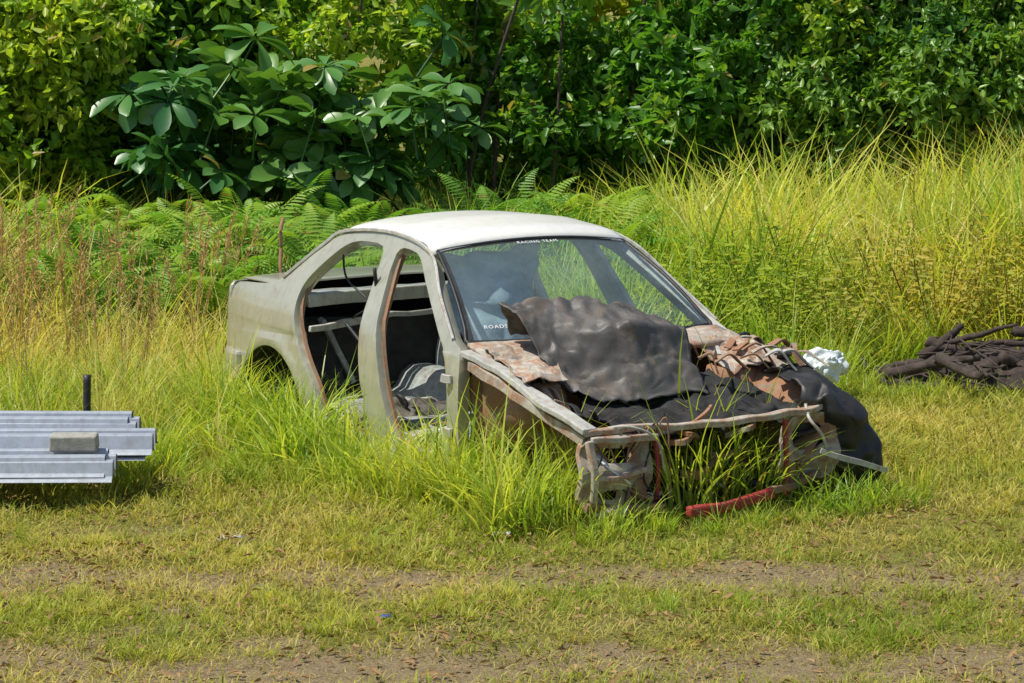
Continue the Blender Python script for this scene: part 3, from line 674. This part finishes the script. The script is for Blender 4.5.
x1,y1=uni(90,-5,-3.1,17.5,21);x2,y2=uni(40,-4,-1.8,16.5,20);x=np.r_[x1,x2];y=np.r_[y1,y2];k=~incar(x,y,.2);x,y=x[k],y[k];scatter('grass_seed_heads',np.stack([x,y,gz(x,y)],1),cSeed,rng.uniform(.7,1.1,len(x)),.12)
def local(pts,j=.07,rep=1):
    o=[]
    for p in pts:
        for _ in range(rep):
            w=l2w(p[0]+rng.normal(0,j),p[1]+rng.normal(0,j));o.append((w[0],w[1],float(gz(w[0],w[1]))))
    return np.array(o)
near=[(q,-.93) for q in np.arange(.75,1.85,.11)]+[(q,-.66) for q in np.arange(.9,1.7,.16)]
scatter('grass_at_wing',local(near,.08,4),cTall,rng.uniform(.30,.88,len(near)*4),.2)
sill=[(q,-1.0) for q in np.arange(-1.9,.8,.10)]
scatter('grass_at_sill',local(sill,.10,4),cMid,rng.uniform(.7,1.9,len(sill)*4),.2)
arch=[(q,-.92) for q in np.arange(-2.0,-.6,.11)]
scatter('grass_at_arch',local(arch,.07,4),cTall,rng.uniform(.35,.85,len(arch)*4),.18)
bay=[(1.35,.1),(1.5,.25),(1.55,.4),(1.4,.35),(1.62,.15),(1.70,.3),(1.2,.5),(1.65,.45),(1.72,.05),(1.72,-.1)]
scatter('grass_in_engine_bay',local(bay,.05,3),cTall,rng.uniform(.5,1.05,len(bay)*3),.12)
b2=[(1.55,-.2),(1.35,-.4)];scatter('grass_in_engine_bay',local(b2,.05,2),cTall,rng.uniform(.6,.85,4),.12)
front=[(2.0,q) for q in np.arange(-.8,-.3,.1)]+[(2.0,q) for q in np.arange(.4,1.1,.1)]
scatter('grass_at_front',local(front,.08,3),cMid,rng.uniform(.35,1.1,len(front)*3),.15)
front=[(2.08,q) for q in np.arange(-.3,.4,.1)]
scatter('grass_at_front',local(front,.05,2),cMid,rng.uniform(.18,.32,len(front)*2),.15)
x1,y1=uni(125,-3.6,-1.0,18.8,22.5);x2,y2=uni(40,-.6,1.0,20.8,23);x=np.r_[x1,x2];y=np.r_[y1,y2]
scatter('fern_patch',np.stack([x,y,gz(x,y)+.14],1),cFern,rng.uniform(.65,1.25,len(x)),.2)
x,y=uni(70,-.6,1.3,20,23);scatter('tall_grass',np.stack([x,y,gz(x,y)],1),cTall,rng.uniform(.7,1.15,70),.15)
x1,y1=uni(170,.9,3.6,18.6,20.5);x2,y2=uni(26,1.8,3.2,14.6,16.0);x3,y3=uni(60,-3.5,3.5,13,16)
x=np.r_[x1,x2,x3];y=np.r_[y1,y2,y3];s=np.r_[rng.uniform(.8,1.6,170),rng.uniform(.25,.45,26),rng.uniform(.2,.4,60)];k=~incar(x,y,.1)
scatter('leafy_weeds',np.stack([x[k],y[k],gz(x[k],y[k])],1),cWeed,s[k],.15)
x,y=uni(1300,-4,4,9.5,15);scatter('fallen_leaves',np.stack([x,y,gz(x,y)+.006],1),cDry,rng.uniform(.5,1.2,1300),.1)

# ---------------------------------------------------------------- hedge / trees
def shell(n,c,r,front=.65,zmin=.1):
    out=[]
    while len(out)<n:
        v=unit(rng.normal(0,1,3));
        if v[1]>.3 and rng.random()<front: continue
        if v[2]<-.3 and rng.random()<.5: continue
        p=np.array(c)+v*np.array(r)*(rng.uniform(.62,1.0)**.7)
        if p[2]>zmin: out.append(p)
    return out
def bushes(xr,yr,n,per,zr,rr):
    P=[]
    for _ in range(n):
        c=(rng.uniform(*xr),rng.uniform(*yr),rng.uniform(*zr));r=rng.uniform(*rr);P+=shell(per,c,(r,r*.8,r*rng.uniform(.8,1.2)))
    return np.array(P)
P=bushes((-7,-2.4),(24.0,25.4),14,55,(.9,2.6),(.6,1.1));scatter('shrub_foliage',P,cShrub,rng.uniform(.8,1.3,len(P)),.6)
P=bushes((.0,4.5),(24.0,25.6),13,55,(.9,2.4),(.6,1.1));scatter('shrub_foliage',P,cShrub,rng.uniform(.6,1.0,len(P)),.6)
P=np.concatenate([bushes((-7,7),(24.0,25.6),14,50,(1.3,2.9),(.4,.85)),bushes((-5.0,-3.3),(23.1,23.6),6,55,(1.2,2.3),(.4,.7)),bushes((1.2,4.8),(23.6,24.0),2,45,(1.4,2.3),(.3,.5))])
scatter('sunlit_shrub_foliage',P,cSunny,rng.uniform(.7,1.15,len(P)),.6)
P=bushes((2.4,7.0),(23.5,24.6),16,65,(1.0,2.6),(.45,.9));scatter('fine_shrub_foliage',P,cFine,rng.uniform(.85,1.35,len(P)),.6)
P=bushes((-8,8),(25.8,27.2),20,36,(.5,1.5),(.7,1.1));scatter('hedge_core_foliage',P,cCore,rng.uniform(.8,1.1,len(P)),.6)
P=bushes((-11,11),(29.5,33),32,42,(.8,4.5),(1.2,2.2));scatter('background_trees',P,cBack,rng.uniform(.9,1.4,len(P)),.6)
stems=link(bpy.data.objects.new('shrub_stems',None))
for i in range(44):
    x0=rng.uniform(-7,7);y0=rng.uniform(23.9,25.6);a=rng.normal(0,.5);b=rng.normal(0,.3)
    tube('stem_%d'%i,[(x0,y0,0),(x0+a*.3,y0+b*.3,1.2),(x0+a+rng.normal(0,.15),y0+b,2.6),(x0+a*1.8,y0+b*1.5,4.0)],rng.uniform(.008,.025),M_bark,stems,k=4,n=7,scales=[1.1,.8,.5,.2])
tree=link(bpy.data.objects.new('broadleaf_tree',None))
tube('trunk',[(-1.4,24.2,-.1),(-1.45,24.1,1.0),(-1.3,24.1,1.7),(-1.4,24.2,2.1)],.06,M_bark,tree,scales=[1.2,1,.7,.2])
tips=[]
for i in range(30):
    z0=rng.uniform(.5,1.6);tx=-1.6+rng.uniform(-1.5,1.7);ty=22.9-rng.uniform(-.2,.6);tz=max(.95,min(1.6,z0+rng.uniform(-.1,.5)))
    s0=np.array([-1.4,24.12,z0]);e=np.array([tx,ty,tz]);mid=(s0+e)/2+np.array([0,0,-.12])
    tube('limb_%d'%i,[tuple(s0),tuple(mid),tuple(e)],.020,M_bark,tree,k=4,n=6,scales=[1,.7,.35])
    tips.append(e)
    for k in range(4):
        q=s0+(e-s0)*rng.uniform(.6,1.05)+rng.normal(0,.20,3)*np.array([1.2,.7,.7]);q[2]=max(q[2],.9);tips.append(q)
tips=np.array(tips);scatter('broadleaf_crown',tips,cRos,rng.uniform(.75,1.15,len(tips)),.35,parent=tree)

# ---------------------------------------------------------------- guardrail beams
rails=link(bpy.data.objects.new('guardrail_beam_stack',None))
def wbeam(name,x1,yc,zc,rot=0,tilt=0,L=4.0,flip=1):
    prof=[(-.155,0),(-.145,.012),(-.12,.02),(-.095,.085),(-.065,.092),(-.045,.085),(-.018,.006),(0,-.004),(.018,.006),(.045,.085),(.065,.092),(.095,.085),(.12,.02),(.145,.012),(.155,0)]
    V=[];n=len(prof)
    for xx in np.linspace(0,-L,12):
        for a,b in prof: 
            yy=a*math.cos(tilt)-b*flip*math.sin(tilt);zz=a*math.sin(tilt)+b*flip*math.cos(tilt)
            V.append((x1+xx*math.cos(rot)-yy*math.sin(rot),yc+xx*math.sin(rot)+yy*math.cos(rot),zc+zz))
    F=[(i*n+j,i*n+j+1,(i+1)*n+j+1,(i+1)*n+j) for i in range(11) for j in range(n-1)]
    o=mesh_obj(name,V,F,[M_galv],False,rails);add_mods(o,.004,.002);return o
wbeam('beam_1',-1.90,14.16,.145,.02,.05);wbeam('beam_2',-1.94,14.18,.168,.028,.06)
wbeam('beam_3',-1.78,14.50,.19,.01,.04);wbeam('beam_4',-1.75,14.50,.215,.018,.03)
wbeam('beam_5',-1.87,14.83,.22,-.01,.03);wbeam('beam_6',-1.91,14.84,.245,-.02,.05)
for xx in (-2.75,-4.6): beam('timber_bearer',[(xx,13.95,.07),(xx,14.5,.08),(xx,15.0,.11)],.10,.13,M_wood,rails)
blk=mesh_obj('concrete_block',[(sx*.115*(1-.03*(sz>0)),sy*.06,sz*.038) for sx in (-1,1) for sy in (-1,1) for sz in (-1,1)],[(0,1,3,2),(4,6,7,5),(0,4,5,1),(2,3,7,6),(0,2,6,4),(1,5,7,3)],[M_conc],False)
blk.location=(-2.10,14.20,.300);blk.rotation_euler=(.03,0,.03);add_mods(blk,0,.010);blk.modifiers[-1].segments=3
tube('black_pipe_post',[(-2.18,15.2,.0),(-2.18,15.2,.25),(-2.175,15.2,.48)],.020,M_black,n=12)
logs=link(bpy.data.objects.new('log_pile',None))
heap('rotting_litter',3.15,18.0,.04,.95,.36,.24,M_wood,4,.06,parent=logs,cs=9)
for i in range(80):
    x0=rng.uniform(2.15,4.0);y0=rng.uniform(17.6,18.3);a=rng.normal(0,.7);L=rng.uniform(.25,.85);z=.08+.24*rng.random()*sstep(2.0,2.7,x0);dz=rng.normal(0,.10)
    p=[(x0+L*t*math.cos(a)+rng.normal(0,.006),y0+L*t*math.sin(a),z+dz*t+rng.normal(0,.006)) for t in (0,.35,.7,1)]
    tube('log_%d'%i,p,rng.choice([.006,.010,.018,.038]),M_wood,logs,k=3,n=7,scales=[1,.95,.8,.55],noise_amt=.010)
x,y=uni(50,2.2,4.2,17.4,18.1);scatter('grass_over_logs',np.stack([x,y,gz(x,y)],1),cMid,rng.uniform(.5,.9,50),.2)
bm=bmesh.new();bmesh.ops.create_icosphere(bm,subdivisions=5,radius=.12)
for v in bm.verts:
    n_=mn.noise_vector(v.co*14);r_=abs(mn.noise(v.co*22));v.co=Vector((v.co.x*1.05,v.co.y*.8,v.co.z*.9))+n_*.028;v.co*=(.85+.4*r_)
me=bpy.data.meshes.new('plastic_bag');bm.to_mesh(me);bm.free();me.materials.append(M_bag);bag=link(bpy.data.objects.new('plastic_bag',me));bag.location=(1.83,17.4,.22)
def litter(name,x,y,sx,sy,mat,seed):
    G=[[(x+u*sx,y+v*sy,float(gz(x,y))+.03+.02*mn.noise(Vector((u*3,v*3,seed)))) for v in np.linspace(-1,1,7)] for u in np.linspace(-1,1,9)]
    gridobj(name,G,[mat],.002,None,crumple=.012,cs=20)
litter('plastic_scrap',-1.27,13.25,.06,.02,M_scrap,1);litter('plastic_scrap',-.05,13.35,.05,.02,M_scrap,2);litter('paper_scrap',-.50,11.65,.02,.02,M_blue,3)

# ---------------------------------------------------------------- light, sky, camera
sd=unit(np.array([-.45,-.12,.86]));el=math.asin(sd[2]);az=math.atan2(sd[0],sd[1])
w=bpy.data.worlds.new('World');S.world=w;w.use_nodes=True;nt=w.node_tree;nt.nodes.clear()
sk=nt.nodes.new('ShaderNodeTexSky');sk.sky_type='NISHITA';sk.sun_disc=False;sk.sun_elevation=el;sk.sun_rotation=az
bg=nt.nodes.new('ShaderNodeBackground');bg.inputs[1].default_value=.11;wo=nt.nodes.new('ShaderNodeOutputWorld')
nt.links.new(sk.outputs[0],bg.inputs[0]);nt.links.new(bg.outputs[0],wo.inputs[0])
sl=bpy.data.lights.new('sun','SUN');sl.energy=5;sl.angle=math.radians(.5);sl.color=(1,.96,.86)
so=link(bpy.data.objects.new('sun',sl));so.rotation_euler=Vector(sd).to_track_quat('Z','Y').to_euler()
cd=bpy.data.cameras.new('camera');co=link(bpy.data.objects.new('camera',cd));co.location=(0,0,2.6789);co.rotation_euler=(math.pi/2-.1325,0,0)
cd.sensor_width=36;cd.lens=3000/1024*36;cd.clip_start=.1;cd.clip_end=2000;S.camera=co
S.view_settings.view_transform='Standard';S.view_settings.look='None';S.view_settings.exposure=0
